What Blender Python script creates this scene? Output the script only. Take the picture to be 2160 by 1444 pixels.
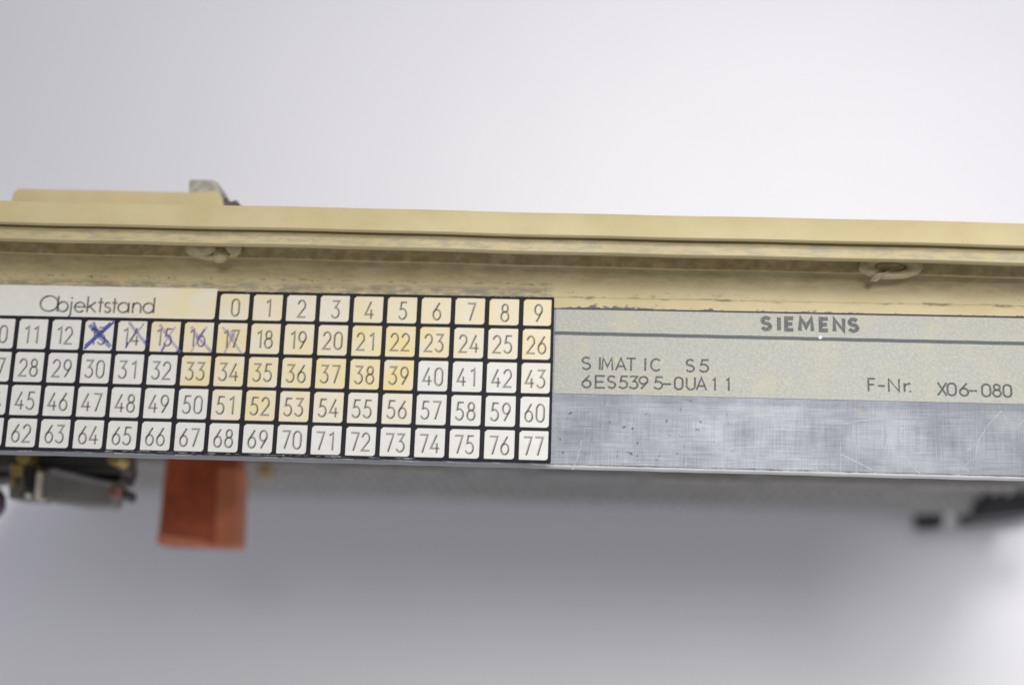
import bpy, math, random
from mathutils import Matrix, Vector
random.seed(7)
MM = 0.001
ZP = 0.170          # height of the module's face plate above the table top
for o in list(bpy.data.objects): bpy.data.objects.remove(o)
sc = bpy.context.scene
col = sc.collection

# ------------------------------------------------------------------ camera
RX, RY, RZ = 0.23456, 0.05697, 0.03459
CAM = Vector((9.74792, -34.10806, 152.95388))      # mm, from the plate's origin
ROT = Matrix.Rotation(RZ, 3, 'Z') @ Matrix.Rotation(RY, 3, 'Y') @ Matrix.Rotation(RX, 3, 'X')
cd = bpy.data.cameras.new('camera'); cam = bpy.data.objects.new('camera', cd); col.objects.link(cam)
M = ROT.to_4x4(); M.translation = CAM * MM + Vector((0, 0, ZP)); cam.matrix_world = M
cd.sensor_width = 36; cd.lens = 50; cd.clip_start = 0.01; cd.clip_end = 20
cd.dof.use_dof = True; cd.dof.focus_distance = 0.1535; cd.dof.aperture_fstop = 14.5; cd.dof.aperture_blades = 0
sc.camera = cam

# ------------------------------------------------------------------ light
W = bpy.data.worlds.new('World'); sc.world = W; W.use_nodes = True
bg = W.node_tree.nodes['Background']; bg.inputs[0].default_value = (0.91, 0.905, 1.0, 1); bg.inputs[1].default_value = 0.49
def spot(name, loc, target, radius, power, colr, size, blend):
    l = bpy.data.lights.new(name, 'SPOT'); l.shadow_soft_size = radius; l.energy = power; l.color = colr
    l.spot_size = math.radians(size); l.spot_blend = blend
    o = bpy.data.objects.new(name, l); col.objects.link(o); o.location = loc
    o.rotation_euler = (Vector(target) - Vector(loc)).to_track_quat('-Z', 'Y').to_euler()
    return o
spot('overhead_lamp', (0.15, 0.062, 1.17), (0.068, -0.005, 0.0), 0.11, 17, (1.0, 0.985, 0.965), 21, 1.0)
spot('rear_softbox_lamp', (0.145, 0.36, 1.16), (0.045, 0.058, 0.0), 0.17, 31, (1.0, 0.97, 0.93), 24, 1.0)
sc.view_settings.view_transform = 'Standard'; sc.view_settings.look = 'None'
sc.view_settings.exposure = 0; sc.view_settings.gamma = 1

# ------------------------------------------------------------------ material helpers
class NT:
    def __init__(s, name):
        s.m = bpy.data.materials.new(name); s.m.use_nodes = True
        s.t = s.m.node_tree; s.b = s.t.nodes['Principled BSDF']
        g = s.t.nodes.new('ShaderNodeNewGeometry')
        v = s.t.nodes.new('ShaderNodeVectorMath'); v.operation = 'MULTIPLY_ADD'
        s.t.links.new(g.outputs['Position'], v.inputs[0]); v.inputs[1].default_value = (1000,) * 3; v.inputs[2].default_value = (0, 0, -ZP * 1000)
        s.pos = v.outputs[0]
        x = s.t.nodes.new('ShaderNodeSeparateXYZ'); s.t.links.new(s.pos, x.inputs[0]); s.x, s.y, s.z = x.outputs
    def put(s, sock, v):
        if isinstance(v, bpy.types.NodeSocket): s.t.links.new(v, sock)
        else: sock.default_value = v
    def math(s, op, a, b=0.0, clamp=False):
        n = s.t.nodes.new('ShaderNodeMath'); n.operation = op; n.use_clamp = clamp
        s.put(n.inputs[0], a); s.put(n.inputs[1], b); return n.outputs[0]
    def noise(s, scale, detail=3, rough=0.55, off=(0, 0, 0), rot=0):
        sc3 = scale if isinstance(scale, tuple) else (scale,) * 3
        mp = s.t.nodes.new('ShaderNodeMapping'); mp.inputs['Scale'].default_value = sc3; mp.inputs['Location'].default_value = off
        if rot:
            r = s.t.nodes.new('ShaderNodeMapping'); r.inputs['Rotation'].default_value = (0, 0, rot); s.t.links.new(s.pos, r.inputs[0]); s.t.links.new(r.outputs[0], mp.inputs[0])
        else: s.t.links.new(s.pos, mp.inputs[0])
        n = s.t.nodes.new('ShaderNodeTexNoise'); n.inputs['Scale'].default_value = 1; n.inputs['Detail'].default_value = detail; n.inputs['Roughness'].default_value = rough
        s.t.links.new(mp.outputs[0], n.inputs['Vector']); return n.outputs['Fac']
    def step(s, v, lo, hi):
        n = s.t.nodes.new('ShaderNodeMapRange'); n.interpolation_type = 'SMOOTHSTEP'
        s.put(n.inputs[0], v); s.put(n.inputs[1], lo); s.put(n.inputs[2], hi); return n.outputs[0]
    def band(s, v, a, b, c, d): return s.math('MULTIPLY', s.step(v, a, b), s.math('SUBTRACT', 1.0, s.step(v, c, d)))
    def mix(s, f, a, b):
        n = s.t.nodes.new('ShaderNodeMix'); n.data_type = 'RGBA'
        s.put(n.inputs[0], f)
        for i, v in ((6, a), (7, b)):
            s.put(n.inputs[i], v if isinstance(v, bpy.types.NodeSocket) else (*v, 1))
        return n.outputs[2]
    def bump(s, h, strength=0.3, dist=0.05):
        n = s.t.nodes.new('ShaderNodeBump'); n.inputs['Strength'].default_value = strength; n.inputs['Distance'].default_value = dist * MM
        s.put(n.inputs['Height'], h); s.t.links.new(n.outputs[0], s.b.inputs['Normal'])
    def out(s, color=None, rough=None, metal=None, alpha=None, spec=None):
        for k, v in (('Base Color', color), ('Roughness', rough), ('Metallic', metal), ('Alpha', alpha), ('Specular IOR Level', spec)):
            if v is None: continue
            if k == 'Base Color' and not isinstance(v, bpy.types.NodeSocket): v = (*v, 1)
            s.put(s.b.inputs[k], v)
        return s.m

def simple(name, c, rough=0.5, metal=0.0, var=0.12, scale=1.0, bump=0.0, spec=0.5):
    n = NT(name); f = n.noise(scale, 4)
    dark = tuple(v * (1 - var) for v in c); light = tuple(min(1, v * (1 + var)) for v in c)
    if bump: n.bump(n.noise(scale * 4, 3), bump)
    return n.out(n.mix(n.step(f, .3, .7), dark, light), rough, metal, spec=spec)

def m_beige():
    n = NT('yellowed_beige_plastic')
    base = n.mix(n.step(n.noise(0.12, 4), .3, .7), (.545, .45, .225), (.61, .52, .285))
    mott = n.noise((.8, 1.3, 1.3), 6, .7)
    base = n.mix(n.math('MULTIPLY', n.step(mott, .5, .78), .22), base, (.42, .35, .19))
    # grey rub marks on the ledge
    yt = n.math('ADD', n.y, n.math('MULTIPLY', .0082, n.math('SUBTRACT', n.x, 3.0)))
    ledge = n.math('MULTIPLY', n.band(yt, 10.2, 10.5, 11.6, 11.9), n.band(n.z, 7.8, 8.0, 8.3, 8.45))
    led = n.math('MULTIPLY', ledge, n.step(n.noise((.45, 1.6, .5), 7, .72, (3, 0, 0)), .42, .62))
    base = n.mix(n.math('MULTIPLY', led, .62), base, (.33, .32, .25))
    # shade of the channel painted brown into the colour, mottled like grime
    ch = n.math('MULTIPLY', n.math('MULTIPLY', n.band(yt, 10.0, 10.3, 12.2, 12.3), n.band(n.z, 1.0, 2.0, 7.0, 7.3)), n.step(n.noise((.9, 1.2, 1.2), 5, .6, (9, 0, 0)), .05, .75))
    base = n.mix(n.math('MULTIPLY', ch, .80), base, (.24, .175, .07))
    lip_shade = n.math('MULTIPLY', n.band(yt, 8.3, 9.4, 12.4, 12.5), n.math('SUBTRACT', 1.0, n.step(n.z, 1.9, 2.4)))  # shade under the lower lip, painted brown into the plastic
    lip_shade = n.math('MULTIPLY', lip_shade, n.math('ADD', .35, n.math('MULTIPLY', .35, n.step(n.noise((.35, 1.1, 1), 6, .7, (2, 7, 0)), .35, .65))))
    base = n.mix(lip_shade, base, (.27, .20, .085))
    # scuffed, grey-brown foot of the cover above the number plate
    left = n.math('SUBTRACT', 1.0, n.step(n.x, 3.6, 4.6))
    sm = n.math('MULTIPLY', n.band(n.y, 7.2, 7.4, 7.95, 8.75), n.step(n.noise((.38, 1.5, 1), 8, .76, (1.7, 0, 0)), .36, .60))
    base = n.mix(n.math('MULTIPLY', n.math('MULTIPLY', sm, left), .82), base, (.19, .175, .135))
    str2 = n.math('MULTIPLY', n.band(n.y, 8.5, 8.7, 8.8, 9.05), n.step(n.noise((1.3, 3.5, 1), 6, .75, (5, 1, 0)), .53, .62))
    base = n.mix(n.math('MULTIPLY', n.math('MULTIPLY', str2, left), .8), base, (.12, .10, .05))
    # right of it: dirt line along the crease and brown crumbs
    cr = n.math('MULTIPLY', n.band(n.y, 7.05, 7.22, 7.38, 7.62), n.step(n.noise((.35, 2.2, 1), 7, .75, (0, 4, 0)), .50, .60))
    rgt = n.step(n.x, 4.6, 5.4)
    base = n.mix(n.math('MULTIPLY', n.math('MULTIPLY', cr, rgt), .85), base, (.17, .15, .09))
    crumb = n.math('MULTIPLY', n.band(n.y, 7.25, 7.5, 7.8, 8.3), n.math('MULTIPLY', n.step(n.noise((1.0, 2.6, 1), 7, .78, (6, 4, 0)), .55, .63), n.band(n.x, 4.8, 6, 22, 28)))
    base = n.mix(n.math('MULTIPLY', crumb, .75), base, (.24, .19, .10))
    # paint chipped off right above the type label
    nz2 = n.noise((.85, 2.2, .1), 7, .68, (2.2, .6, 0))
    v = n.math('SUBTRACT', nz2, n.math('MULTIPLY', .42, n.math('SUBTRACT', n.y, 6.14)))
    v = n.math('ADD', v, n.math('MULTIPLY', .13, n.band(n.x, 4.6, 8, 13.5, 18)))
    chip = n.math('MULTIPLY', n.math('MAXIMUM', n.step(v, .50, .53), n.math('SUBTRACT', 1.0, n.step(n.y, 6.17, 6.22))), rgt)
    base = n.mix(chip, base, (.085, .09, .10))
    # moulding seam
    seam = n.math('MULTIPLY', n.band(n.x, 3.25, 3.32, 3.36, 3.45), n.math('SUBTRACT', 1.0, n.step(n.y, 9, 9.3)))
    base = n.mix(n.math('MULTIPLY', seam, .30), base, (.2, .16, .09))
    # tiny specks and white nicks
    sp = n.step(n.noise(2.3, 2, .5, (7, 7, 7)), .76, .80)
    base = n.mix(n.math('MULTIPLY', sp, .7), base, (.12, .1, .06))
    h = n.math('ADD', n.noise(3.0, 4, .6), n.math('MULTIPLY', n.noise((1.2, 1.5, 1.5), 4), .8))
    n.bump(h, .22, .05)
    return n.out(base, .47, spec=.38)

def m_alu():
    n = NT('brushed_aluminium')
    a = n.noise((7.5, .22, 1), 3, .6, rot=.02); b = n.noise((.22, 8.5, 1), 3, .6, (3, 3, 0), rot=-.015)
    big = n.noise(.16, 4, .6, (2, 0, 0)); mid = n.noise((.45, 1.0, 1), 6, .7, rot=.12)
    g = n.math('ADD', n.math('MULTIPLY', a, .18), n.math('MULTIPLY', b, .25))
    g = n.math('ADD', g, n.math('MULTIPLY', big, .32)); g = n.math('ADD', g, n.math('MULTIPLY', mid, .30))
    c = n.mix(n.step(g, .39, .69), (.070, .075, .088), (.176, .189, .203))
    # pitting near the label's left end
    pit = n.math('MULTIPLY', n.step(n.noise(1.35, 3, .55, (4, 9, 0)), .63, .70), n.band(n.x, 4, 6, 16, 30))
    c = n.mix(n.math('MULTIPLY', pit, .85), c, (.03, .033, .04))
    # brown glue residue creeping from under the label
    gl = n.math('MULTIPLY', n.band(n.y, -5.6, -4.2, -3.5, -3.3), n.math('MULTIPLY', n.step(n.noise((.55, .8, 1), 5, .7, (8.3, 2, 0)), .55, .68), n.step(n.x, 34, 38)))
    c = n.mix(n.math('MULTIPLY', gl, .85), c, (.24, .20, .13))
    dk = n.math('MULTIPLY', n.band(n.y, -4.6, -4.1, -3.4, -3.2), .45)
    c = n.mix(dk, c, (.07, .078, .098))
    # bare worn burr along the lower edge
    ed = n.math('MULTIPLY', n.math('SUBTRACT', 1.0, n.step(n.math('ADD', n.y, n.math('MULTIPLY', n.noise((1.2, .1, .1), 4), .14)), -11.31, -11.22)), n.math('ADD', .30, n.math('MULTIPLY', .65, n.step(n.x, 3.5, 5.0))))
    c = n.mix(ed, c, (.76, .76, .73))
    n.bump(g, .14, .03)
    r = n.math('ADD', .30, n.math('MULTIPLY', mid, .24))
    return n.out(c, r, n.math('MULTIPLY', n.math('MULTIPLY', .78, n.math('SUBTRACT', 1.0, ed)), n.math('SUBTRACT', 1.0, gl)))

def m_label():
    n = NT('silver_foil_label')
    gr = n.noise((2.6, 4.2, 1), 4, .7, rot=.6)
    c = n.mix(n.step(gr, .36, .66), (.365, .37, .325), (.455, .457, .405))
    bl = n.step(n.noise(.28, 4, .6, (5, 2, 0)), .48, .72)
    c = n.mix(n.math('MULTIPLY', bl, .38), c, (.52, .48, .31))
    yl = n.step(n.noise(.95, 2, .5, (1, 6, 0)), .70, .77)
    c = n.mix(n.math('MULTIPLY', yl, .6), c, (.66, .56, .24))
    n.bump(gr, .35, .05)
    return n.out(c, .52, .12)

def m_tile():
    n = NT('number_tile_lacquer')
    at = n.t.nodes.new('ShaderNodeAttribute'); at.attribute_name = 'stain'
    st = at.outputs['Fac']
    nz = n.noise(.42, 4, .6, (3, 1, 0)); fine = n.noise((1.0, 1.6, 1), 4, .7, (1, 8, 0))
    f = n.math('MULTIPLY', st, n.math('ADD', .45, n.math('MULTIPLY', n.step(nz, .3, .7), .6)), True)
    c = n.mix(n.step(fine, .3, .75), (.745, .735, .67), (.80, .79, .73))
    c = n.mix(f, c, (.82, .675, .30))
    o = n.math('MULTIPLY', n.math('MULTIPLY', n.step(fine, .52, .70), st), .40)
    c = n.mix(o, c, (.82, .55, .25))
    n.bump(fine, .12, .03)
    return n.out(c, .42)

def m_ink(name, c, amount, grain=0.0, gscale=6.0):
    """printing ink; 'ink' attribute scales how opaque a stroke is"""
    n = NT(name)
    at = n.t.nodes.new('ShaderNodeAttribute'); at.attribute_name = 'ink'
    a = n.math('MULTIPLY', at.outputs['Fac'], amount)
    if grain: a = n.math('MULTIPLY', a, n.math('SUBTRACT', 1.0, n.math('MULTIPLY', n.step(n.noise((gscale, gscale * 1.4, 1), 3, .6, rot=.6), .44, .62), grain)), True)
    return n.out(c, .5, 0, a)

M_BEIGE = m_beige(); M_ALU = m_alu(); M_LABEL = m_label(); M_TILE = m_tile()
M_BLACKPAINT = simple('black_printed_ground', (.010, .010, .015), .6, var=.3, scale=.9, spec=.25)
M_INK = m_ink('number_ink', (.03, .032, .03), 1.0)
M_HALO = m_ink('engraving_shadow_halo', (.16, .155, .12), .30)  # paler offset copy of each character, painted as the engraving's shadow
M_LINK = m_ink('label_ink', (.055, .06, .06), .93, .55, 5.0)
M_RULE = m_ink('rule_ink', (.07, .09, .10), .93, .35, 4.0)
M_TABLE = simple('white_table_top', (.86, .86, .875), .6, var=.01, scale=.02)

# ------------------------------------------------------------------ mesh helpers (all coordinates in mm on the module)
def V(x, y, z): return (x * MM, y * MM, z * MM + ZP)
def link(name, verts, faces, mats, parent=None, fm=None, attrs=None, smooth=False, bevel=0, seg=2, kind=None, origin=None):
    me = bpy.data.meshes.new(name)
    vs = [Vector(V(*v)) for v in verts]
    if origin is None:
        lo = [min(v[i] for v in vs) for i in range(3)]; hi = [max(v[i] for v in vs) for i in range(3)]
        origin = Vector([(a + b) / 2 for a, b in zip(lo, hi)])
    me.from_pydata([v - origin for v in vs], [], faces)
    for m in (mats if isinstance(mats, (list, tuple)) else [mats]): me.materials.append(m)
    if fm:
        for p, i in zip(me.polygons, fm): p.material_index = i
    if attrs:
        for k, vals in attrs.items():
            a = me.attributes.new(k, 'FLOAT', 'POINT')
            a.data.foreach_set('value', vals)
    if smooth: me.polygons.foreach_set('use_smooth', [True] * len(me.polygons))
    me.validate(); me.update()
    o = bpy.data.objects.new(name, me); col.objects.link(o); o.location = origin
    if parent:
        o.parent = parent; o.matrix_parent_inverse = Matrix()
        p = parent; off = Vector((0, 0, 0))
        while p: off += p.location; p = p.parent
        o.location = origin - off
    if bevel:
        b = o.modifiers.new('bevel', 'BEVEL'); b.width = bevel * MM; b.segments = seg; b.limit_method = 'ANGLE'; b.angle_limit = math.radians(35)
        b.harden_normals = False
    if kind: o['kind'] = kind
    return o

def box(name, x0, x1, y0, y1, z0, z1, mat, parent, bevel=0, **k):
    v = [(x, y, z) for z in (z0, z1) for x, y in ((x0, y0), (x1, y0), (x1, y1), (x0, y1))]
    f = [(3, 2, 1, 0), (4, 5, 6, 7), (0, 1, 5, 4), (1, 2, 6, 5), (2, 3, 7, 6), (3, 0, 4, 7)]
    return link(name, v, f, mat, parent, bevel=bevel, **k)

def prism(name, pts, z0, z1, mat, parent, bevel=0, **k):
    """outline in x,y (counter-clockwise), extruded in z"""
    n = len(pts)
    v = [(x, y, z0) for x, y in pts] + [(x, y, z1) for x, y in pts]
    f = [tuple(range(n - 1, -1, -1)), tuple(range(n, 2 * n))] + [(i, (i + 1) % n, n + (i + 1) % n, n + i) for i in range(n)]
    return link(name, v, f, mat, parent, bevel=bevel, **k)

def cyl(name, c, r, h, axis, mat, parent, n=24, r2=None, bevel=0, **k):
    r2 = r if r2 is None else r2
    v = []
    for s, rr in ((0, r), (1, r2)):
        for i in range(n):
            a = 2 * math.pi * i / n; p = (rr * math.cos(a), rr * math.sin(a)); t = h * s
            if axis == 'z': v.append((c[0] + p[0], c[1] + p[1], c[2] + t))
            elif axis == 'x': v.append((c[0] + t, c[1] + p[0], c[2] + p[1]))
            else: v.append((c[0] + p[1], c[1] + t, c[2] + p[0]))
    f = [tuple(range(n - 1, -1, -1)), tuple(range(n, 2 * n))] + [(i, (i + 1) % n, n + (i + 1) % n, n + i) for i in range(n)]
    return link(name, v, f, mat, parent, bevel=bevel, **k)

# ------------------------------------------------------------------ stroke lettering
def arc(cx, cy, rx, ry, a0, a1, n=None):
    n = n or max(4, int(abs(a1 - a0) / 15))
    return [(cx + rx * math.cos(math.radians(a0 + (a1 - a0) * i / n)), cy + ry * math.sin(math.radians(a0 + (a1 - a0) * i / n))) for i in range(n + 1)]
G = {
 '0': [arc(.5, .70, .44, .30, 0, 180) + arc(.5, .30, .44, .30, 180, 360) + [(.94, .70)]],
 '1': [[(.22, .84), (.62, .99), (.62, 0)]],
 '2': [arc(.46, .70, .42, .30, 165, -28) + [(.04, .0), (.94, .0)]],
 '3': [[(.08, 1), (.86, 1), (.42, .60)] + arc(.42, .30, .46, .30, 88, -150)],
 '4': [[(.66, 1), (.02, .24), (1.0, .24)], [(.72, .52), (.72, 0)]],
 '5': [[(.88, 1), (.26, 1), (.16, .58)] + arc(.42, .31, .46, .31, 112, -150)],
 '6': [[(.74, 1), (.10, .44)], arc(.48, .30, .43, .30, 0, 360, 22)],
 '7': [[(.06, 1), (.92, 1), (.36, 0)]],
 '8': [arc(.48, .77, .34, .23, 0, 360, 20), arc(.48, .28, .44, .28, 0, 360, 22)],
 '9': [[(.30, 0), (.88, .56)], arc(.50, .70, .42, .30, 0, 360, 22)],
 'S': [arc(.50, .75, .42, .25, 40, 180) + arc(.50, .75, .42, .23, 180, 262, 5) + arc(.50, .25, .44, .26, 82, 0, 5) + arc(.50, .25, .44, .25, 0, -150)],
 'I': [[(.5, 0), (.5, 1)]],
 'M': [[(.05, 0), (.12, 1), (.5, .25), (.88, 1), (.95, 0)]],
 'N': [[(.08, 0), (.08, 1), (.92, 0), (.92, 1)]],
 'A': [[(.02, 0), (.5, 1), (.98, 0)], [(.2, .32), (.8, .32)]],
 'T': [[(.0, 1), (1, 1)], [(.5, 1), (.5, 0)]],
 'C': [arc(.55, .5, .47, .5, 48, 312)],
 'E': [[(.92, 1), (.1, 1), (.1, 0), (.92, 0)], [(.1, .5), (.8, .5)]],
 'F': [[(.95, 1), (.1, 1), (.1, 0)], [(.1, .52), (.8, .52)]],
 'U': [[(.08, 1)] + arc(.5, .36, .42, .36, 180, 360) + [(.92, 1)]],
 'X': [[(.05, 0), (.95, 1)], [(.05, 1), (.95, 0)]],
 'r': [[(.15, 0), (.15, .66)], arc(.65, .36, .50, .30, 180, 95, 5)],
 '.': [[(.4, .0), (.4, .05)]],
 '-': [[(.05, .42), (.95, .42)]],
 'O': [arc(.5, .5, .5, .5, 0, 360, 30)],
 'b': [[(.05, 1), (.05, 0)], arc(.52, .32, .46, .32, 0, 360, 24)],
 'd': [[(.95, 1), (.95, 0)], arc(.48, .32, .46, .32, 0, 360, 24)],
 'a': [[(.95, .64), (.95, 0)], arc(.48, .32, .46, .32, 0, 360, 24)],
 'j': [[(.7, .64), (.7, -.14)] + arc(.2, -.14, .5, .18, 0, -70, 5), [(.7, .86), (.7, .93)]],
 'e': [[(.05, .34), (.95, .34)] + arc(.5, .32, .46, .32, 3, 318, 20)],
 'k': [[(.08, 1), (.08, 0)], [(.85, .64), (.12, .28)], [(.3, .38), (.92, 0)]],
 't': [[(.5, .90), (.5, 0)], [(.1, .62), (.95, .62)]],
 's': [arc(.5, .48, .38, .16, 45, 180) + arc(.5, .48, .38, .15, 180, 262, 4) + arc(.5, .165, .40, .17, 82, 0, 4) + arc(.5, .165, .40, .165, 0, -155)],
 'n': [[(.08, 0), (.08, .64)], arc(.5, .34, .42, .30, 180, 0) + [(.92, 0)]],
}
class Ribbon:
    def __init__(s): s.v = []; s.f = []; s.fm = []; s.ink = []; s.lift = 0
    def stroke(s, pts, w, z, mi=0, directional=False, closed=False, ink=1.0):
        s.lift += 1; z += (s.lift % 9) * .0012
        closed = closed or (len(pts) > 6 and math.dist(pts[0], pts[-1]) < 1e-6)
        if closed and math.dist(pts[0], pts[-1]) < 1e-6: pts = pts[:-1]
        n = len(pts); b = len(s.v)
        for i, p in enumerate(pts):
            a = pts[i - 1] if (i > 0 or closed) else p; c = pts[(i + 1) % n] if (i < n - 1 or closed) else p
            def nrm(u):
                l = math.hypot(*u) or 1; return (u[0] / l, u[1] / l)
            d1 = nrm((p[0] - a[0], p[1] - a[1])) if a != p else None
            d2 = nrm((c[0] - p[0], c[1] - p[1])) if c != p else None
            d1 = d1 or d2; d2 = d2 or d1
            t = nrm((d1[0] + d2[0], d1[1] + d2[1])); nn = (-t[1], t[0])
            cs = max(.5, nn[0] * -d1[1] + nn[1] * d1[0])
            k = w / 2 / cs
            e = 0
            if not closed and i in (0, n - 1): e = (-w * .22 if i == 0 else w * .22)
            x, y = p[0] + t[0] * e, p[1] + t[1] * e
            s.v += [(x + nn[0] * k, y + nn[1] * k, z), (x - nn[0] * k, y - nn[1] * k, z)]
            v = ink
            if directional:
                g = max(0.0, t[0] * t[1] * 2)             # strokes leaning like '/' are darkest: light across the engraving, painted in
                v = ink * (.26 + .74 * min(1, g * 1.15 + (.30 if abs(t[1]) > .93 else 0)))
            s.ink += [v, v]
        for i in range(n if closed else n - 1):
            j = (i + 1) % n
            s.f.append((b + 2 * i, b + 2 * i + 1, b + 2 * j + 1, b + 2 * j)); s.fm.append(mi)
    def glyph(s, ch, x, y, w, h, sw, z, mi=0, directional=False, slant=0.0, ink=1.0):
        for pl in G[ch]:
            s.stroke([(x + px * w + slant * py * h, y + py * h) for px, py in pl], sw, z, mi, directional, ink=ink)

# ------------------------------------------------------------------ table
t = bpy.data.meshes.new('tabletop')
L = 1.6
t.from_pydata([(-L, -L, 0), (L, -L, 0), (L, L, 0), (-L, L, 0), (-L, -L, -.03), (L, -L, -.03), (L, L, -.03), (-L, L, -.03)], [],
              [(0, 1, 2, 3), (7, 6, 5, 4), (0, 4, 5, 1), (1, 5, 6, 2), (2, 6, 7, 3), (3, 7, 4, 0)])
t.materials.append(M_TABLE); tb = bpy.data.objects.new('tabletop', t); col.objects.link(tb)
tb['kind'] = 'structure'; tb['label'] = 'plain white table top, blurred, with the soft shadow of the module'

# ------------------------------------------------------------------ the module
mod = bpy.data.objects.new('circuit_module', None); col.objects.link(mod); mod.location = (0, 0, 0)
mod['label'] = 'old plug-in electronics module with beige cover strip, numbered plate and silver type label'
mod['category'] = 'electronic module'
XL, XR = -128.0, 84.0

# face plate: aluminium with a worn lower edge
fp = []
nseg = 110
prof = [(-11.56, -1.5), (-11.56, -.30), (-11.50, -.12), (-11.36, -.03), (-11.20, 0), (9.2, 0), (9.2, -1.5)]
random.seed(3)
vv = []; ff = []
xs = [XL + (XR - XL) * i / nseg for i in range(nseg + 1)]
for i, x in enumerate(xs):
    j = random.uniform(-.025, .025)
    for (y, z) in prof: vv.append((x, y + (j if y < -11 else 0), z))
np_ = len(prof)
for i in range(nseg):
    for k in range(np_):
        a = i * np_ + k; b = i * np_ + (k + 1) % np_; ff.append((a, a + np_, b + np_, b))
ff.append(tuple(range(np_ - 1, -1, -1))); ff.append(tuple(nseg * np_ + k for k in range(np_)))
plate = link('face_plate', vv, ff, M_ALU, mod)
plate['label'] = 'scratched bare aluminium face plate with a bright lower edge'
# scratches
M_SCR = m_ink('bright_scratch', (.86, .88, .90), .62, .5, 3.0)
r = Ribbon()
def at(px, py, z=0.0):          # a point of the photograph -> mm on the module at height z
    d = ROT @ Vector(((px - 1080) / 3000, -(py - 722) / 3000, -1)); k = (z - CAM.z) / d.z
    p = CAM + d * k; return (p.x, p.y)
for pts, w in [([(2112, 866), (2085, 895), (2066, 925), (2059, 950), (2058, 968)], .07), ([(2112, 866), (2120, 880), (2122, 890)], .06),
               ([(1773, 930), (1772, 998)], .08), ([(1806, 940), (1806, 998)], .06), ([(1775, 958), (1840, 990)], .11), ([(1912, 965), (1922, 982), (1942, 1000)], .12),
               ([(1612, 906), (1720, 899)], .07), ([(1780, 893), (1865, 880)], .06), ([(2030, 985), (2045, 973), (2052, 968)], .07), ([(2030, 985), (2044, 994)], .07),
               ([(1208, 990), (1220, 960), (1227, 928)], .10), ([(1650, 866), (1650, 940)], .05), ([(2145, 900), (2160, 885)], .07), ([(2040, 950), (2052, 940)], .08),
               ([(1180, 900), (1260, 903)], .04), ([(1340, 915), (1400, 912)], .05), ([(1480, 940), (1600, 944)], .04), ([(1900, 905), (1908, 900)], .10), ([(1865, 955), (1872, 925)], .06)]:
    r.stroke([at(*p) for p in pts], w, .010, ink=random.uniform(.55, 1))
for k in range(150):
    x = random.uniform(5, 58); y = random.uniform(-11, -4.2); v = random.random() < .55
    l = random.uniform(.5, 3.2)
    dx, dy = (random.uniform(-.06, .06), l) if v else (l, random.uniform(-.08, .08))
    y2 = min(-4, max(-11.2, y + dy)); r.stroke([(x, y), (x + dx, y2)], random.uniform(.02, .045), .010, ink=random.uniform(.15, .5))
sc_o = link('surface_scratch', r.v, r.f, M_SCR, plate, attrs={'ink': r.ink}, kind='stuff')
# nicks along the lower edge
r = Ribbon()
for k in range(46):
    x = random.uniform(-56, 56); l = random.uniform(.4, 2.8)
    r.stroke([(x, -11.30 + random.uniform(-.05, .1)), (x + l, -11.32 + random.uniform(-.05, .08))], random.uniform(.04, .10), .012, ink=random.uniform(.3, .9))
link('edge_nick', r.v, r.f, M_SCR, plate, attrs={'ink': r.ink}, kind='stuff')

# ---- beige cover moulding (profile in y,z swept along x)
prof = [(6.14, .02), (6.14, .30), (7.30, .34), (7.36, .42), (8.35, .50), (9.4, .55), (10.3, .75), (10.95, 1.3), (11.15, 2.0), (11.05, 2.45), (10.27, 2.62), (10.17, 2.72), (10.17, 2.90), (10.27, 3.0), (11.3, 3.0), (11.85, 3.3),
        (12.0, 6.5), (10.40, 6.95), (10.24, 7.15), (10.22, 7.95), (10.34, 8.12), (11.60, 8.20), (11.70, 8.10), (11.72, 7.5), (12.2, 7.5), (12.15, 8.65), (11.75, 8.85), (11.58, 9.05), (11.58, 9.40), (11.72, 9.60),
        (13.8, 9.70), (14.1, 9.58), (14.22, 9.25), (14.3, -6.0), (13.2, -6.0), (13.2, .02)]
TILT = .0082          # the strip sits very slightly askew on the plate
nseg = 150; vv = []; ff = []; np_ = len(prof)
rng = random.Random(5)
ph = [rng.uniform(0, 6) for _ in range(4)]
for i in range(nseg + 1):
    x = XL + (XR - XL) * i / nseg
    wob = .035 * math.sin(x * .11 + ph[0]) + .02 * math.sin(x * .37 + ph[1])
    for k, (y, z) in enumerate(prof): vv.append((x, y + (wob if 9 < k < 33 else 0) - (TILT * (x - 3) if k > 7 else 0), z + (.02 * math.sin(x * .21 + ph[2]) if 9 < k < 33 else 0)))
for i in range(nseg):
    for k in range(np_):
        a = i * np_ + k; b = i * np_ + (k + 1) % np_; ff.append((a, a + np_, b + np_, b))
ff.append(tuple(range(np_ - 1, -1, -1))); ff.append(tuple(nseg * np_ + k for k in range(np_)))
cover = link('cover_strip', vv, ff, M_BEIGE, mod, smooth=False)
for p in cover.data.polygons: p.use_smooth = True
try:
    cover.data.set_sharp_from_angle(angle=math.radians(38))
except Exception: pass
cover['label'] = 'yellowed beige moulded plastic cover strip with stepped grooves darkened by painted shade, and grime'

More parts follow.
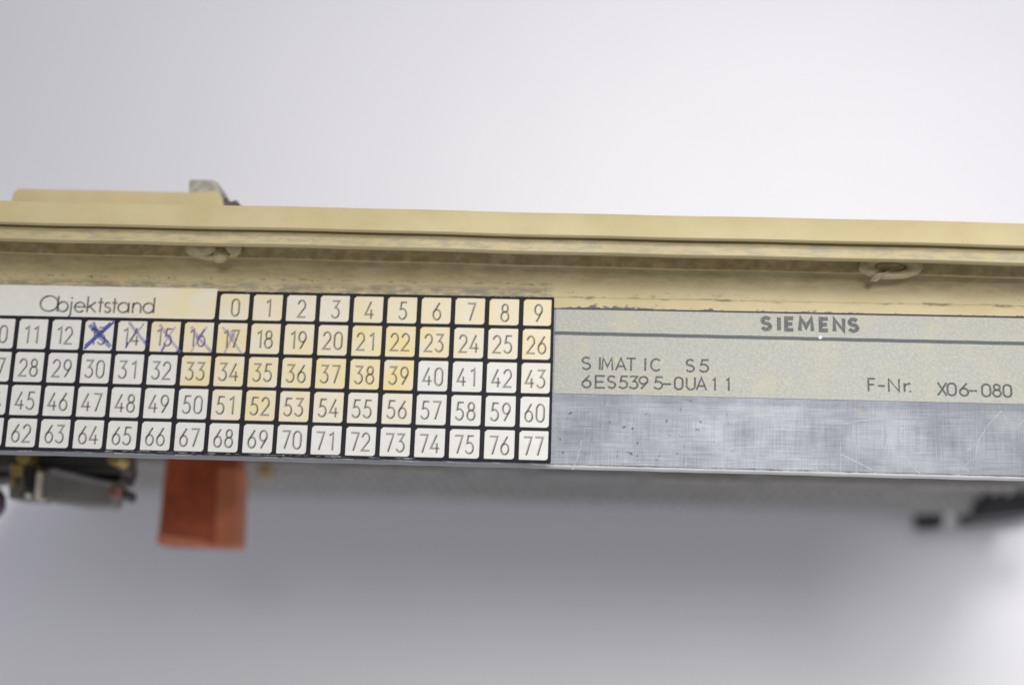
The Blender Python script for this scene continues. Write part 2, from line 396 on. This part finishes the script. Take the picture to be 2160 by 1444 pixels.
# moulded screw eyes with curled burrs
M_BOSS = simple('waxy_beige_plastic', (.50, .43, .24), .4, var=.18, scale=1.2, bump=.3)
M_BOSS2 = simple('ochre_plastic', (.40, .31, .17), .4, var=.2, scale=1.2)
def ring(name, cx, cy, rx, ry, hx, hy, z0, z1, mat, parent, n=40, ofs=(0, 0), jit=0.0, seed=1):
    rg = random.Random(seed); v = []; f = []
    jj = [1 + rg.uniform(-jit, jit) for _ in range(n)]
    for rr, z, o in (((rx, ry), z0, (0, 0)), ((rx, ry), z1 - .12, (0, 0)), ((rx - .12, ry - .1), z1, (0, 0)), ((hx + .12, hy + .1), z1, ofs), ((hx, hy), z1 - .15, ofs), ((hx * .8, hy * .8), z0 + .05, ofs)):
        for i in range(n):
            a = 2 * math.pi * i / n; v.append((cx + o[0] + rr[0] * jj[i] * math.cos(a), cy + o[1] + rr[1] * jj[i] * math.sin(a), z))
    for k in range(5):
        for i in range(n):
            j = (i + 1) % n; f.append((k * n + i, k * n + j, (k + 1) * n + j, (k + 1) * n + i))
    f.append(tuple(5 * n + i for i in range(n)))
    return link(name, v, f, mat, parent, smooth=True)
bx, by = at(1880, 561, 3.8)
b2 = ring('screw_eye', bx, by, 3.4, 1.25, 1.8, .58, 2.9, 3.9, M_BOSS, cover, jit=.015)
ring('screw_hole', bx - .1, by, 1.65, .52, .8, .22, 3.3, 3.55, M_BOSS2, b2)
bx1, by1 = at(448, 524, 3.8)
b1 = ring('screw_eye', bx1, by1, 3.1, 1.15, 1.0, .30, 2.9, 3.9, M_BOSS, cover, jit=.04, seed=4, ofs=(.9, -.55))
def burr(px0, px1, py0, py1, parent, curl=1):
    """thin curl of flashing hanging from the eye"""
    v = []; f = []; n = 8
    for i in range(n + 1):
        t_ = i / n
        xa, ya = at(px0 + (px1 - px0) * t_, py0 + (py1 - py0) * (t_ ** 1.4), 3.8)
        w = .95 * (1 - .35 * t_)
        z = 4.0 - .9 * t_ + .5 * math.sin(t_ * 3.1)
        v += [(xa - w, ya + .1 * t_, z - .1), (xa, ya - .05, z + .12), (xa + w * .7, ya + .25, z + .22), (xa + w * .7, ya + .25, z + .1), (xa, ya - .05, z - .02), (xa - w, ya + .1 * t_, z - .22)]
    for i in range(n):
        for k in range(6):
            f.append((6 * i + k, 6 * i + (k + 1) % 6, 6 * (i + 1) + (k + 1) % 6, 6 * (i + 1) + k))
    f.append((5, 4, 3, 2, 1, 0)); f.append(tuple(6 * n + k for k in range(6)))
    return link('plastic_burr', v, f, M_BOSS, parent, smooth=True)
def lump(cx, cy, cz, rx, ry, rz, parent, seed):
    rg_ = random.Random(seed); v = []; f = []; nu, nv = 14, 8
    for j in range(1, nv):
        for i in range(nu):
            a_, b_ = 2 * math.pi * i / nu, math.pi * j / nv; q_ = 1 + rg_.uniform(-.12, .12)
            v.append((cx + rx * q_ * math.sin(b_) * math.cos(a_), cy + ry * q_ * math.sin(b_) * math.sin(a_), cz + rz * q_ * math.cos(b_)))
    for j in range(nv - 2):
        for i in range(nu): f.append((j * nu + i, (j + 1) * nu + i, (j + 1) * nu + (i + 1) % nu, j * nu + (i + 1) % nu))
    f.append(tuple(range(nu))); f.append(tuple((nv - 2) * nu + i for i in range(nu))[::-1])
    return link('plastic_lump', v, f, M_BOSS, parent, smooth=True)
qx, qy = at(425, 524, 3.9); lump(qx, qy, 3.9, 1.9, .85, .8, b1, 2)
qx, qy = at(492, 522, 3.9); lump(qx, qy, 3.9, .95, .8, .8, b1, 5)
qx, qy = at(466, 540, 3.6); lump(qx, qy, 3.7, .95, .85, .8, b1, 8)
burr(1868, 1850, 574, 590, b2)

# latch tab behind the bar with its metal nub
z = -8.0
M_NUB = simple('dull_grey_metal', (.36, .35, .29), .5, .2, var=.25, scale=1.5)
M_DIRT = simple('dark_grit', (.12, .10, .08), .8, var=.5, scale=3)
tab = [at(*p, z) for p in [(22, 470), (22, 425), (27, 405), (36, 396), (400, 404), (455, 400), (467, 412), (472, 430), (474, 470)]]
tab = [(x_, 14.2 if i_ in (0, 8) else y_) for i_, (x_, y_) in enumerate(tab)]
tab_o = prism('latch_tab', tab[::-1], z - 5, z, M_BEIGE, mod, bevel=.35, seg=3)
tab_o['label'] = 'beige latch tab with chamfered end showing above the cover strip'
nub = [at(*p, z - .4) for p in [(398, 412), (398, 380), (403, 378), (450, 379), (458, 384), (468, 404), (468, 412)]]
prism('latch_pin', nub[::-1], z - 5.2, z - .4, M_NUB, tab_o, bevel=.2)
grit = [at(*p, z) for p in [(470, 440), (470, 417), (476, 413), (481, 420), (487, 423), (494, 419), (501, 423), (504, 431), (504, 440)]]
prism('dirt_clump', grit[::-1], z - 3, z - .3, M_DIRT, tab_o, bevel=.15)

# ---- number plate
H = [7.02, 3.835, 0.0, -3.778, -7.557, -10.96]       # line heights
X0, P = -33.5, 3.8
xr = 4.42
lg = prism('number_plate', [(-61.5 - 36, -11.18), (xr - .05, -11.18), (xr + .02, -11.1), (xr - .14 + .05, 7.28), (xr - .2, 7.34), (X0 - .02, 7.34), (X0 - .04, 7.64), (-61.5 - 36, 7.64)], .012, .40, M_BLACKPAINT, mod, bevel=.05)
lg['label'] = 'black grid plate of cream numbered squares headed with one German word'
def rounded(x0, x1, y0, y1):
    def c(cx, cy, r_, a0, n): return [(cx + r_ * math.cos(math.radians(a0 + 90 * i / n)), cy + r_ * math.sin(math.radians(a0 + 90 * i / n))) for i in range(n + 1)]
    return (c(x0 + .09, y0 + .09, .09, 180, 2) + c(x1 - .34, y0 + .34, .34, 270, 4) + c(x1 - .08, y1 - .08, .08, 0, 2)
            + [(x0 + .27, y1), (x0, y1 - .25)])
stain = {0: .55, 1: .62, 2: .38, 3: .36, 4: .6, 5: .6, 6: .62, 7: .62, 8: .8, 9: .85, 13: .08, 14: .22, 15: .62, 16: .66, 17: .9, 18: .66, 19: .68, 20: .7, 21: .9, 22: .98, 23: .85, 24: .5, 25: .42, 26: .85,
         33: .85, 34: .72, 35: .78, 36: .78, 37: .98, 38: .95, 39: 1.0, 43: .2, 51: .45, 52: .8, 53: .62, 54: .45, 55: .22, 56: .4}
ZT = .46
def tile(x0, x1, y0, y1, num, st, parent, rng):
    jx, jy = rng.uniform(-.015, .015), rng.uniform(-.015, .015)
    pts = rounded(x0 + jx, x1 + jx, y0 + jy, y1 + jy); n = len(pts)
    cx, cy = (x0 + x1) / 2, (y0 + y1) / 2
    ins = [(cx + (x - cx) * .978, cy + (y - cy) * .975) for x, y in pts]
    v = [(x, y, .37) for x, y in pts] + [(x, y, ZT - .03) for x, y in pts] + [(x, y, ZT) for x, y in ins]
    f = [(i, (i + 1) % n, n + (i + 1) % n, n + i) for i in range(n)] + [(n + i, n + (i + 1) % n, 2 * n + (i + 1) % n, 2 * n + i) for i in range(n)] + [tuple(range(2 * n, 3 * n))]
    fm = [0] * len(f)
    stv = st if callable(st) else (lambda x: st)
    sv = [stv(p[0]) for p in v]
    r = Ribbon()
    h = 1.93; w = .93; adv = 1.23
    s = str(num)
    tot = adv * (len(s) - 1) + w
    xx = cx - tot / 2 + (.02 if len(s) == 2 else .15) + rng.uniform(-.03, .03)
    yy = cy - h / 2 - .10 + rng.uniform(-.02, .02)
    if len(s) == 2 and s[0] == '1': xx += -.02
    for ch in s:
        ww = w
        x_ = xx
        if ch == '1': x_ = xx + .04
        r.glyph(ch, x_ - .035, yy + .03, ww, h, .25, ZT + .006, 1, False)
        r.glyph(ch, x_, yy, ww, h, .115, ZT + .022, 2, True, ink=rng.uniform(.86, 1.0))
        xx += adv - (.18 if ch == '1' else 0) + (.04 if ch in '4' else 0)
    b = len(v)
    v += r.v; f += [tuple(b + i for i in q_) for q_ in r.f]; fm += r.fm
    sv += [0] * len(r.v); ik = [0] * b + r.ink
    return link('number_tile', v, f, [M_TILE, M_HALO, M_INK], parent, fm=fm, attrs={'stain': sv, 'ink': ik})
rng = random.Random(11)
gx, gy = .255, .19
for row, (first, c0) in enumerate([(0, 0), (10, -7), (27, -7), (44, -7), (61, -7)]):
    for c in range(c0, 10):
        num = first + (c - c0)
        x0 = X0 + P * c + gx; x1 = X0 + P * (c + 1) - gx
        if c == 9: x1 = xr - .36 + (.06 if row > 1 else -.02)
        yt = H[row] - (.0 if row == 0 else gy); yb = H[row + 1] + (gy if row < 4 else 0.02)
        tile(x0, x1, yb, yt, num, stain.get(num, 0), lg, rng)
# header tile
def head():
    x0, x1, y0, y1 = -61.5 - 36, X0 - .26, H[1] + gy, 7.60
    pts = []
    n = 60
    bot = [(x0 + (x1 - .3 - x0) * i / n, y0) for i in range(n + 1)] + [(x1 - .08, y0 + .1), (x1, y0 + .3)]
    top = [(x1 + .08, y1), (x1 - .02, y1)] + [(x1 - .3 - (x1 - .3 - x0) * i / n, y1) for i in range(n + 1)]
    pts = bot + top; m = len(pts)
    v = [(x, y, .37) for x, y in pts] + [(x, y, ZT) for x, y in pts]
    f = [(i, (i + 1) % m, m + (i + 1) % m, m + i) for i in range(m)]
    nb = len(bot); nt = len(top)
    # face strip between bottom and top runs
    for i in range(nb - 1):
        f.append((m + i, m + i + 1, m + m - 2 - i, m + m - 1 - i))
    fm = [0] * len(f)
    sv = [max(0, min(1, (p[0] + 50) / 12)) * .62 for p in v]
    r = Ribbon()
    L = [('O', 84, 121, 656), ('b', 120, 143, 657), ('j', 141, 153, 657), ('e', 156, 179, 658), ('k', 182, 203, 658), ('t', 205, 217, 658), ('s', 219, 234, 659), ('t', 234, 247, 659), ('a', 248, 272, 659), ('n', 278, 298, 659.5), ('d', 301, 325, 660)]
    for ch, a, b_, base in L:
        xa, ya = at(a, base, ZT); xb, yb = at(b_, base + .4, ZT)
        r.glyph(ch, xa - .03, ya + .03, xb - xa, 1.78, .27, ZT + .006, 1)
        r.glyph(ch, xa, ya, xb - xa, 1.78, .125, ZT + .022, 2, True, ink=1)
    b = len(v); v += r.v; f += [tuple(b + i for i in q_) for q_ in r.f]; fm += r.fm
    sv += [0] * len(r.v)
    o = link('header_tile', v, f, [M_TILE, M_HALO, M_INK], lg, fm=fm, attrs={'stain': sv, 'ink': [0] * b + r.ink})
    o['label'] = 'wide cream heading field reading Objektstand'
head()
# ball-pen crosses on tiles 13 to 17
M_PEN = m_ink('blue_ball_pen_ink', (.055, .075, .40), .85, .25, 2.0)
M_PEN2 = m_ink('faded_violet_pen_ink', (.24, .19, .62), .45, .35, 1.5)
def cross(strokes, mat, zz):
    r = Ribbon()
    for pts, w, ink in strokes:
        P_ = [at(x, y, ZT) for x, y in pts]
        q = []
        for i in range(len(P_) - 1):
            for k in range(6):
                s_ = k / 6; q.append((P_[i][0] + (P_[i + 1][0] - P_[i][0]) * s_ + random.uniform(-.02, .02), P_[i][1] + (P_[i + 1][1] - P_[i][1]) * s_ + random.uniform(-.02, .02)))
        q.append(P_[-1]); r.stroke(q, w, zz, 0, ink=ink)
    return link('pen_cross', r.v, r.f, mat, lg, attrs={'ink': r.ink})
random.seed(2)
c1 = cross([([(178, 735), (240, 679)], .30, 1), ([(180, 728), (205, 706), (232, 681)], .22, .9), ([(190, 686), (212, 712), (232, 730)], .48, .55), ([(198, 680), (205, 700), (228, 722)], .30, .7), ([(194, 694), (216, 700), (196, 690)], .25, .5)], M_PEN, ZT + .035)
c1['label'] = 'heavy blue pen cross'
cross([([(266, 732), (276, 715), (290, 700), (303, 683)], .20, .45), ([(273, 680), (288, 700), (310, 728)], .36, .38), ([(266, 733), (270, 722)], .2, .8), ([(306, 722), (312, 712)], .2, .6)], M_PEN, ZT + .035)
cross([([(341, 738), (352, 715), (370, 690)], .22, .75), ([(338, 685), (356, 712), (380, 742)], .34, .8)], M_PEN2, ZT + .035)
cross([([(341, 741), (349, 728)], .20, .7), ([(356, 708), (362, 722)], .22, .35), ([(372, 742), (378, 735)], .2, .4)], M_PEN, ZT + .06)
cross([([(404, 740), (420, 712), (436, 690)], .26, .7), ([(404, 690), (418, 712), (446, 742)], .36, .8), ([(412, 712), (428, 706)], .5, .5)], M_PEN2, ZT + .035)
cross([([(474, 744), (484, 722), (496, 700)], .30, .75), ([(470, 690), (486, 712), (510, 746)], .30, .6), ([(486, 700), (492, 716)], .6, .6)], M_PEN2, ZT + .035)
# worn metal left bare under the last row of tiles
r = Ribbon(); random.seed(9)
for k in range(60):
    x = random.uniform(-45, -8); yb = -11.10 - random.uniform(0, .05)
    r.stroke([(x, yb), (x + random.uniform(.2, 1.2), yb + random.uniform(-.03, .05))], random.uniform(.03, .09), .405, ink=random.uniform(.2, .7))
for k in range(26):
    x = random.uniform(-58, 3); r.stroke([(x, 7.30 + random.uniform(-.03, .03) + (.3 if x < X0 else 0)), (x + random.uniform(.1, .7), 7.33 + (.3 if x < X0 else 0))], random.uniform(.02, .05), .48 if x < X0 else .405, ink=random.uniform(.3, .9))
link('paint_wear', r.v, r.f, M_SCR, lg, attrs={'ink': r.ink}, kind='stuff')

# ---- type label
lb_pts = []
xa = xr + .08
prof_top = [(XR - 12, 5.9), (60, 6.02), (40, 6.06), (24, 6.08), (xa, 6.10)]
npl = prism('type_label', [(xa, -3.46), (30, -3.47), (60, -3.49), (XR - 12, -3.5)] + prof_top, .010, .075, M_LABEL, mod, bevel=.03)
npl['label'] = 'silvery grained foil type label printed in grey'
ZL = .075
def text_part(name, seq, base, h, sw, lean=0.0, mat=None, lbl=None):
    """seq: (char, left px, right px); base: ((x0,y0),(x1,y1)) the baseline measured on the photograph"""
    r = Ribbon(); (bx0, by0), (bx1, by1) = base
    for ch, a, b_ in seq:
        m = (a + b_) / 2; yb = by0 + (by1 - by0) * (m - bx0) / (bx1 - bx0)
        x0, y0 = at(a, yb, ZL); x1, y1 = at(b_, yb, ZL)
        if ch in 'I1.': r.glyph(ch, x0 + sw / 2, y0 + sw / 2, .5, h - sw, sw, ZL + .012, 0, ink=random.uniform(.82, 1)); continue
        gx_ = [p_[0] for pl in G[ch] for p_ in pl]; g0, g1 = min(gx_), max(gx_); ww = (x1 - x0 - sw) / (g1 - g0)
        r.glyph(ch, x0 + sw / 2 - g0 * ww, y0 + sw / 2, ww, h - sw, sw, ZL + .012, 0, ink=random.uniform(.82, 1))
    o = link(name, r.v, r.f, mat or M_LINK, npl, attrs={'ink': r.ink})
    if lbl: o['label'] = lbl
    return o
# bold heading: separate wide strokes
text_part('printed_heading', [('S', 1604, 1629), ('I', 1634, 1645), ('E', 1654, 1676), ('M', 1683, 1718), ('E', 1727, 1749), ('N', 1756, 1784), ('S', 1788, 1813)], ((1605, 698.0), (1812, 702.0)), 1.74, .44, mat=m_ink('bold_label_ink', (.085, .095, .10), .93, .45, 5.0), lbl='bold grey heading line')
text_part('printed_line', [('S', 1226, 1247), ('I', 1258, 1268), ('M', 1268, 1294), ('A', 1297, 1322), ('T', 1320, 1342), ('I', 1354, 1364), ('C', 1371, 1393), ('S', 1446, 1466), ('5', 1474, 1496)], ((1226, 780), (1493, 786)), 1.55, .225)
text_part('printed_line', [('6', 1226, 1248), ('E', 1254, 1277), ('S', 1280, 1300), ('5', 1304, 1325), ('3', 1326, 1347), ('9', 1346, 1368), ('5', 1378, 1399), ('-', 1397, 1417), ('0', 1421, 1442), ('U', 1446, 1468), ('A', 1467, 1492), ('1', 1500, 1512), ('1', 1529, 1541)], ((1226, 818.5), (1540, 825)), 1.55, .225)
text_part('printed_line', [('F', 1830, 1848), ('-', 1851, 1868), ('N', 1873, 1899), ('r', 1906, 1922), ('.', 1914, 1924)], ((1830, 825.5), (1920, 827.5)), 1.55, .22)
text_part('printed_line', [('X', 1977, 1999), ('0', 1997, 2019), ('6', 2023, 2045), ('-', 2043, 2063), ('0', 2070, 2092), ('8', 2093, 2114), ('0', 2115, 2136)], ((1978, 834.5), (2134, 839)), 1.55, .225)
r = Ribbon()
p0 = at(1171, 702, ZL); p1 = at(1700, 713, ZL); p2 = at(2160, 724.5, ZL)
pts = [(p0[0] + (80 - p0[0]) * i / 60, 0) for i in range(61)]
def yl(x):
    return p0[1] + (p2[1] - p0[1]) * (x - p0[0]) / (p2[0] - p0[0]) + .012 * math.sin(x * 1.3)
r.stroke([(x, yl(x)) for x, _ in pts], .40, ZL + .012)
link('rule_line', r.v, r.f, M_RULE, npl, attrs={'ink': r.ink})
# small bare nick through the rule
nk = [at(*p, ZL) for p in [(1726, 709), (1732, 707), (1735, 711), (1732, 715), (1727, 715)]]
prism('bare_nick', nk[::-1], ZL + .02, ZL + .05, simple('pale_foil', (.66, .66, .64), .4), npl)

# ------------------------------------------------------------------ circuit board below the plate
M_PCB = simple('grey_olive_board', (.185, .18, .165), .55, var=.35, scale=.35, bump=.2)
M_PIN = simple('tinned_pin', (.50, .49, .46), .45, .3, var=.2)
M_IC = simple('grey_black_package', (.12, .12, .12), .5, var=.2)
M_CER = simple('ceramic_package', (.30, .28, .24), .55, var=.25, scale=.5)
M_BRASS = simple('brass', (.58, .42, .12), .35, .7, var=.25)
M_CONN = simple('grey_connector_body', (.27, .27, .26), .5, var=.15, scale=.4)
M_BLK = simple('black_plastic', (.012, .012, .015), .45, var=.2)
board = box('circuit_board', XL + 4, 99, 4.6, 6.2, -160.5, -1.5, M_PCB, mod)
# fastening angle between the board and the face plate (out of the light, behind it)
box('mounting_bracket', -110, 78, 2.4, 4.6, -9, -1.5, M_NUB, mod, bevel=.2)
# rear connectors that the module stands on
for x0, x1 in ((-112, -17.8), (-17, 79)):
    c = box('rear_connector', x0, x1, 6.2, 16, -170, -150, M_CONN, mod, bevel=.4)
# rows of soldered pins near the board's rear edge, 2.54 mm apart
def pin_row(zc, x0, x1, h, w, yb=4.6):
    v = []; f = []; x = x0
    while x < x1:
        b = len(v)
        for yy in (yb, yb - h):
            s_ = w / 2 * (1 if yy == yb else .45)
            v += [(x - s_, yy, zc - s_ * 1.6), (x + s_, yy, zc - s_ * 1.6), (x + s_, yy, zc + s_ * 1.6), (x - s_, yy, zc + s_ * 1.6)]
        f += [(b, b + 1, b + 5, b + 4), (b + 1, b + 2, b + 6, b + 5), (b + 2, b + 3, b + 7, b + 6), (b + 3, b, b + 4, b + 7), (b + 4, b + 5, b + 6, b + 7)]
        x += 2.54
    return link('solder_pin_row', v, f, M_PIN, board, kind='stuff')
for zc, h in ((-158, .9), (-152, 1.8), (-146, 1.8), (-139, 1.4), (-131, 1.4), (-123, 1.2)): pin_row(zc, -118, 88, h, 1.5)
rg = random.Random(21)
def dip(x, zc, w, l, mat, h=3.4):
    o = box('chip', x, x + l, 4.6 - h, 4.2, zc - w / 2, zc + w / 2, mat, board, bevel=.3)
    return o
x = -112
while x < 84:
    l = rg.choice([18, 20, 24, 9, 12]); m = rg.choice([M_CER, M_CER, M_CONN]); k = rg.uniform(.7, 1.1)
    dip(x, -112 + rg.uniform(-3, 3), 7, l, m, k)
    x += l + rg.uniform(2, 7)
# black guide piece at the board's rear corner
z = -163.0
gp = [at(*p, z) for p in [(1930, 1042), (1938, 1075), (1944, 1112), (1990, 1110), (1998, 1078), (2008, 1052), (2020, 1046), (2030, 1072), (2042, 1106), (2160, 1092), (2230, 1080), (2260, 980), (1960, 1000)]]
gd = prism('corner_guide', gp, -170, z, M_BLK, mod, bevel=.5)
gd['label'] = 'black plastic corner guide with a notch, far below the label'

gu = [at(*p, -128) for p in [(2052, 1094), (2170, 1082), (2320, 1075), (2320, 1008), (2120, 1012), (2070, 1050)]]
prism('guide_rail', gu, -134, -128, M_BLK, gd, bevel=.5)
# orange film capacitor reaching out past the plate
z = -62.0
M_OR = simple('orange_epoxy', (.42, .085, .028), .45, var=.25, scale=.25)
M_OR2 = simple('lit_orange_epoxy', (.66, .21, .09), .5, var=.15, scale=.3)  # paler copy of the orange: light on the block's sides put into the colour
oc = [at(*p, z) for p in [(348, 960), (340, 1030), (333, 1108), (326, 1148), (494, 1154), (498, 1080), (502, 960)]]
oc = [(x_, y_) for x_, y_ in oc]
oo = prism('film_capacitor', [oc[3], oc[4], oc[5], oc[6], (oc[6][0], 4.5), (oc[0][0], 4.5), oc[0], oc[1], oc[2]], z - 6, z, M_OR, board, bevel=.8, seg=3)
oo['label'] = 'orange dipped capacitor block'
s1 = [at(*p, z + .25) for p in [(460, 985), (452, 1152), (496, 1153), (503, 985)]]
prism('capacitor_lit_edge', s1, z - 6.2, z + .25, M_OR2, oo, bevel=.2)
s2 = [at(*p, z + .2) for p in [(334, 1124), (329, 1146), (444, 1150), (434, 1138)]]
prism('capacitor_lit_edge', s2, z - .5, z + .2, M_OR2, oo, bevel=.2)

# relay with a clear end and dark housing, lower left
z = -34.0
M_REL = simple('warm_grey_housing', (.22, .21, .18), .4, var=.18, scale=.2)
M_DK = simple('dark_frame', (.02, .018, .016), .5)
M_RIDGE = simple('grey_ridge', (.30, .285, .27), .4, var=.1)
M_CREAM = simple('cream_coil_bobbin', (.80, .72, .55), .3)
M_WHITE = simple('white_bead', (.8, .8, .78), .3)
M_RED = simple('dull_red_cap', (.30, .12, .09), .5)
def ppx(name, pts, z1, z0, mat, parent, bevel=.2):
    q = [at(*p, z1) for p in pts]
    a = sum(q[i][0] * q[(i + 1) % len(q)][1] - q[(i + 1) % len(q)][0] * q[i][1] for i in range(len(q)))
    if a < 0: q = q[::-1]
    return prism(name, q, z0, z1, mat, parent, bevel=bevel)
fr = ppx('relay_frame', [(-60, 900), (-60, 1018), (12, 1008), (252, 1018), (262, 990), (258, 900)], z - 6, z - 12, M_DK, board, .4)
rel = ppx('relay', [(92, 985), (88, 1054), (170, 1066), (232, 1068), (246, 1022), (236, 1012)], z, z - 5, M_REL, board, .5)
rel['label'] = 'dark grey relay with clear yellowish end'
ppx('relay_ridge', [(104, 990), (112, 1000), (232, 1026), (238, 1018), (112, 986)], z + .4, z - 1, M_RIDGE, rel, .15)
ppx('clear_end', [(18, 975), (16, 1051), (86, 1056), (92, 984), (60, 975)], z - .5, z - 5, simple('smoky_yellow_plastic', (.14, .13, .095), .25, var=.5, scale=.5), rel, .4)
ppx('brass_contact', [(22, 978), (24, 1003), (48, 1004), (49, 980)], z + .2, z - 2, M_BRASS, rel, .15)
ppx('brass_contact', [(24, 1008), (23, 1022), (31, 1023), (31, 1009)], z + .2, z - 2, M_BRASS, rel, .1)
ppx('coil_bobbin', [(76, 992), (71, 1050), (83, 1053), (90, 993)], z + .6, z - 2, M_CREAM, rel, .3)
ppx('dark_gap', [(50, 972), (51, 1028), (68, 1032), (72, 985)], z + .1, z - 1, M_DK, rel, .1)
q = at(60, 1044, z); cyl('solder_bead', (q[0], q[1], z - .2), .42, .9, 'z', M_WHITE, rel, r2=.25, bevel=.1)
ppx('end_cap', [(230, 1018), (228, 1046), (242, 1046), (246, 1022)], z + .3, z - 3, M_RED, rel, .3)
q = at(254, 1040, z - 3); cyl('end_stud', (q[0], q[1], z - 8), .75, 5, 'z', M_BLK, rel, bevel=.2)
box('relay_cover', -75, at(255, 1000, z - 2)[0], at(200, 990, z - 2)[1], 4.5, z - 8, z - 3, simple('brown_grey_cover', (.075, .068, .058), .45, var=.2, scale=.3), board, bevel=.4)
for (a, b_) in ((48, 962), (240, 966), (556, 992)):
    zz = z + 2 if a < 300 else -110
    q = at(a, b_, zz); cyl('brass_terminal', (q[0], q[1], zz - 4), .9 if a < 300 else 1.2, 4, 'z', M_BRASS, board, bevel=.15)
ppx('purple_wire', [(-60, 1020), (-60, 1085), (-22, 1085), (-10, 1066), (-9, 1040), (-20, 1022)], z, z - 4, simple('violet_sleeve', (.10, .05, .10), .5), board, .5)
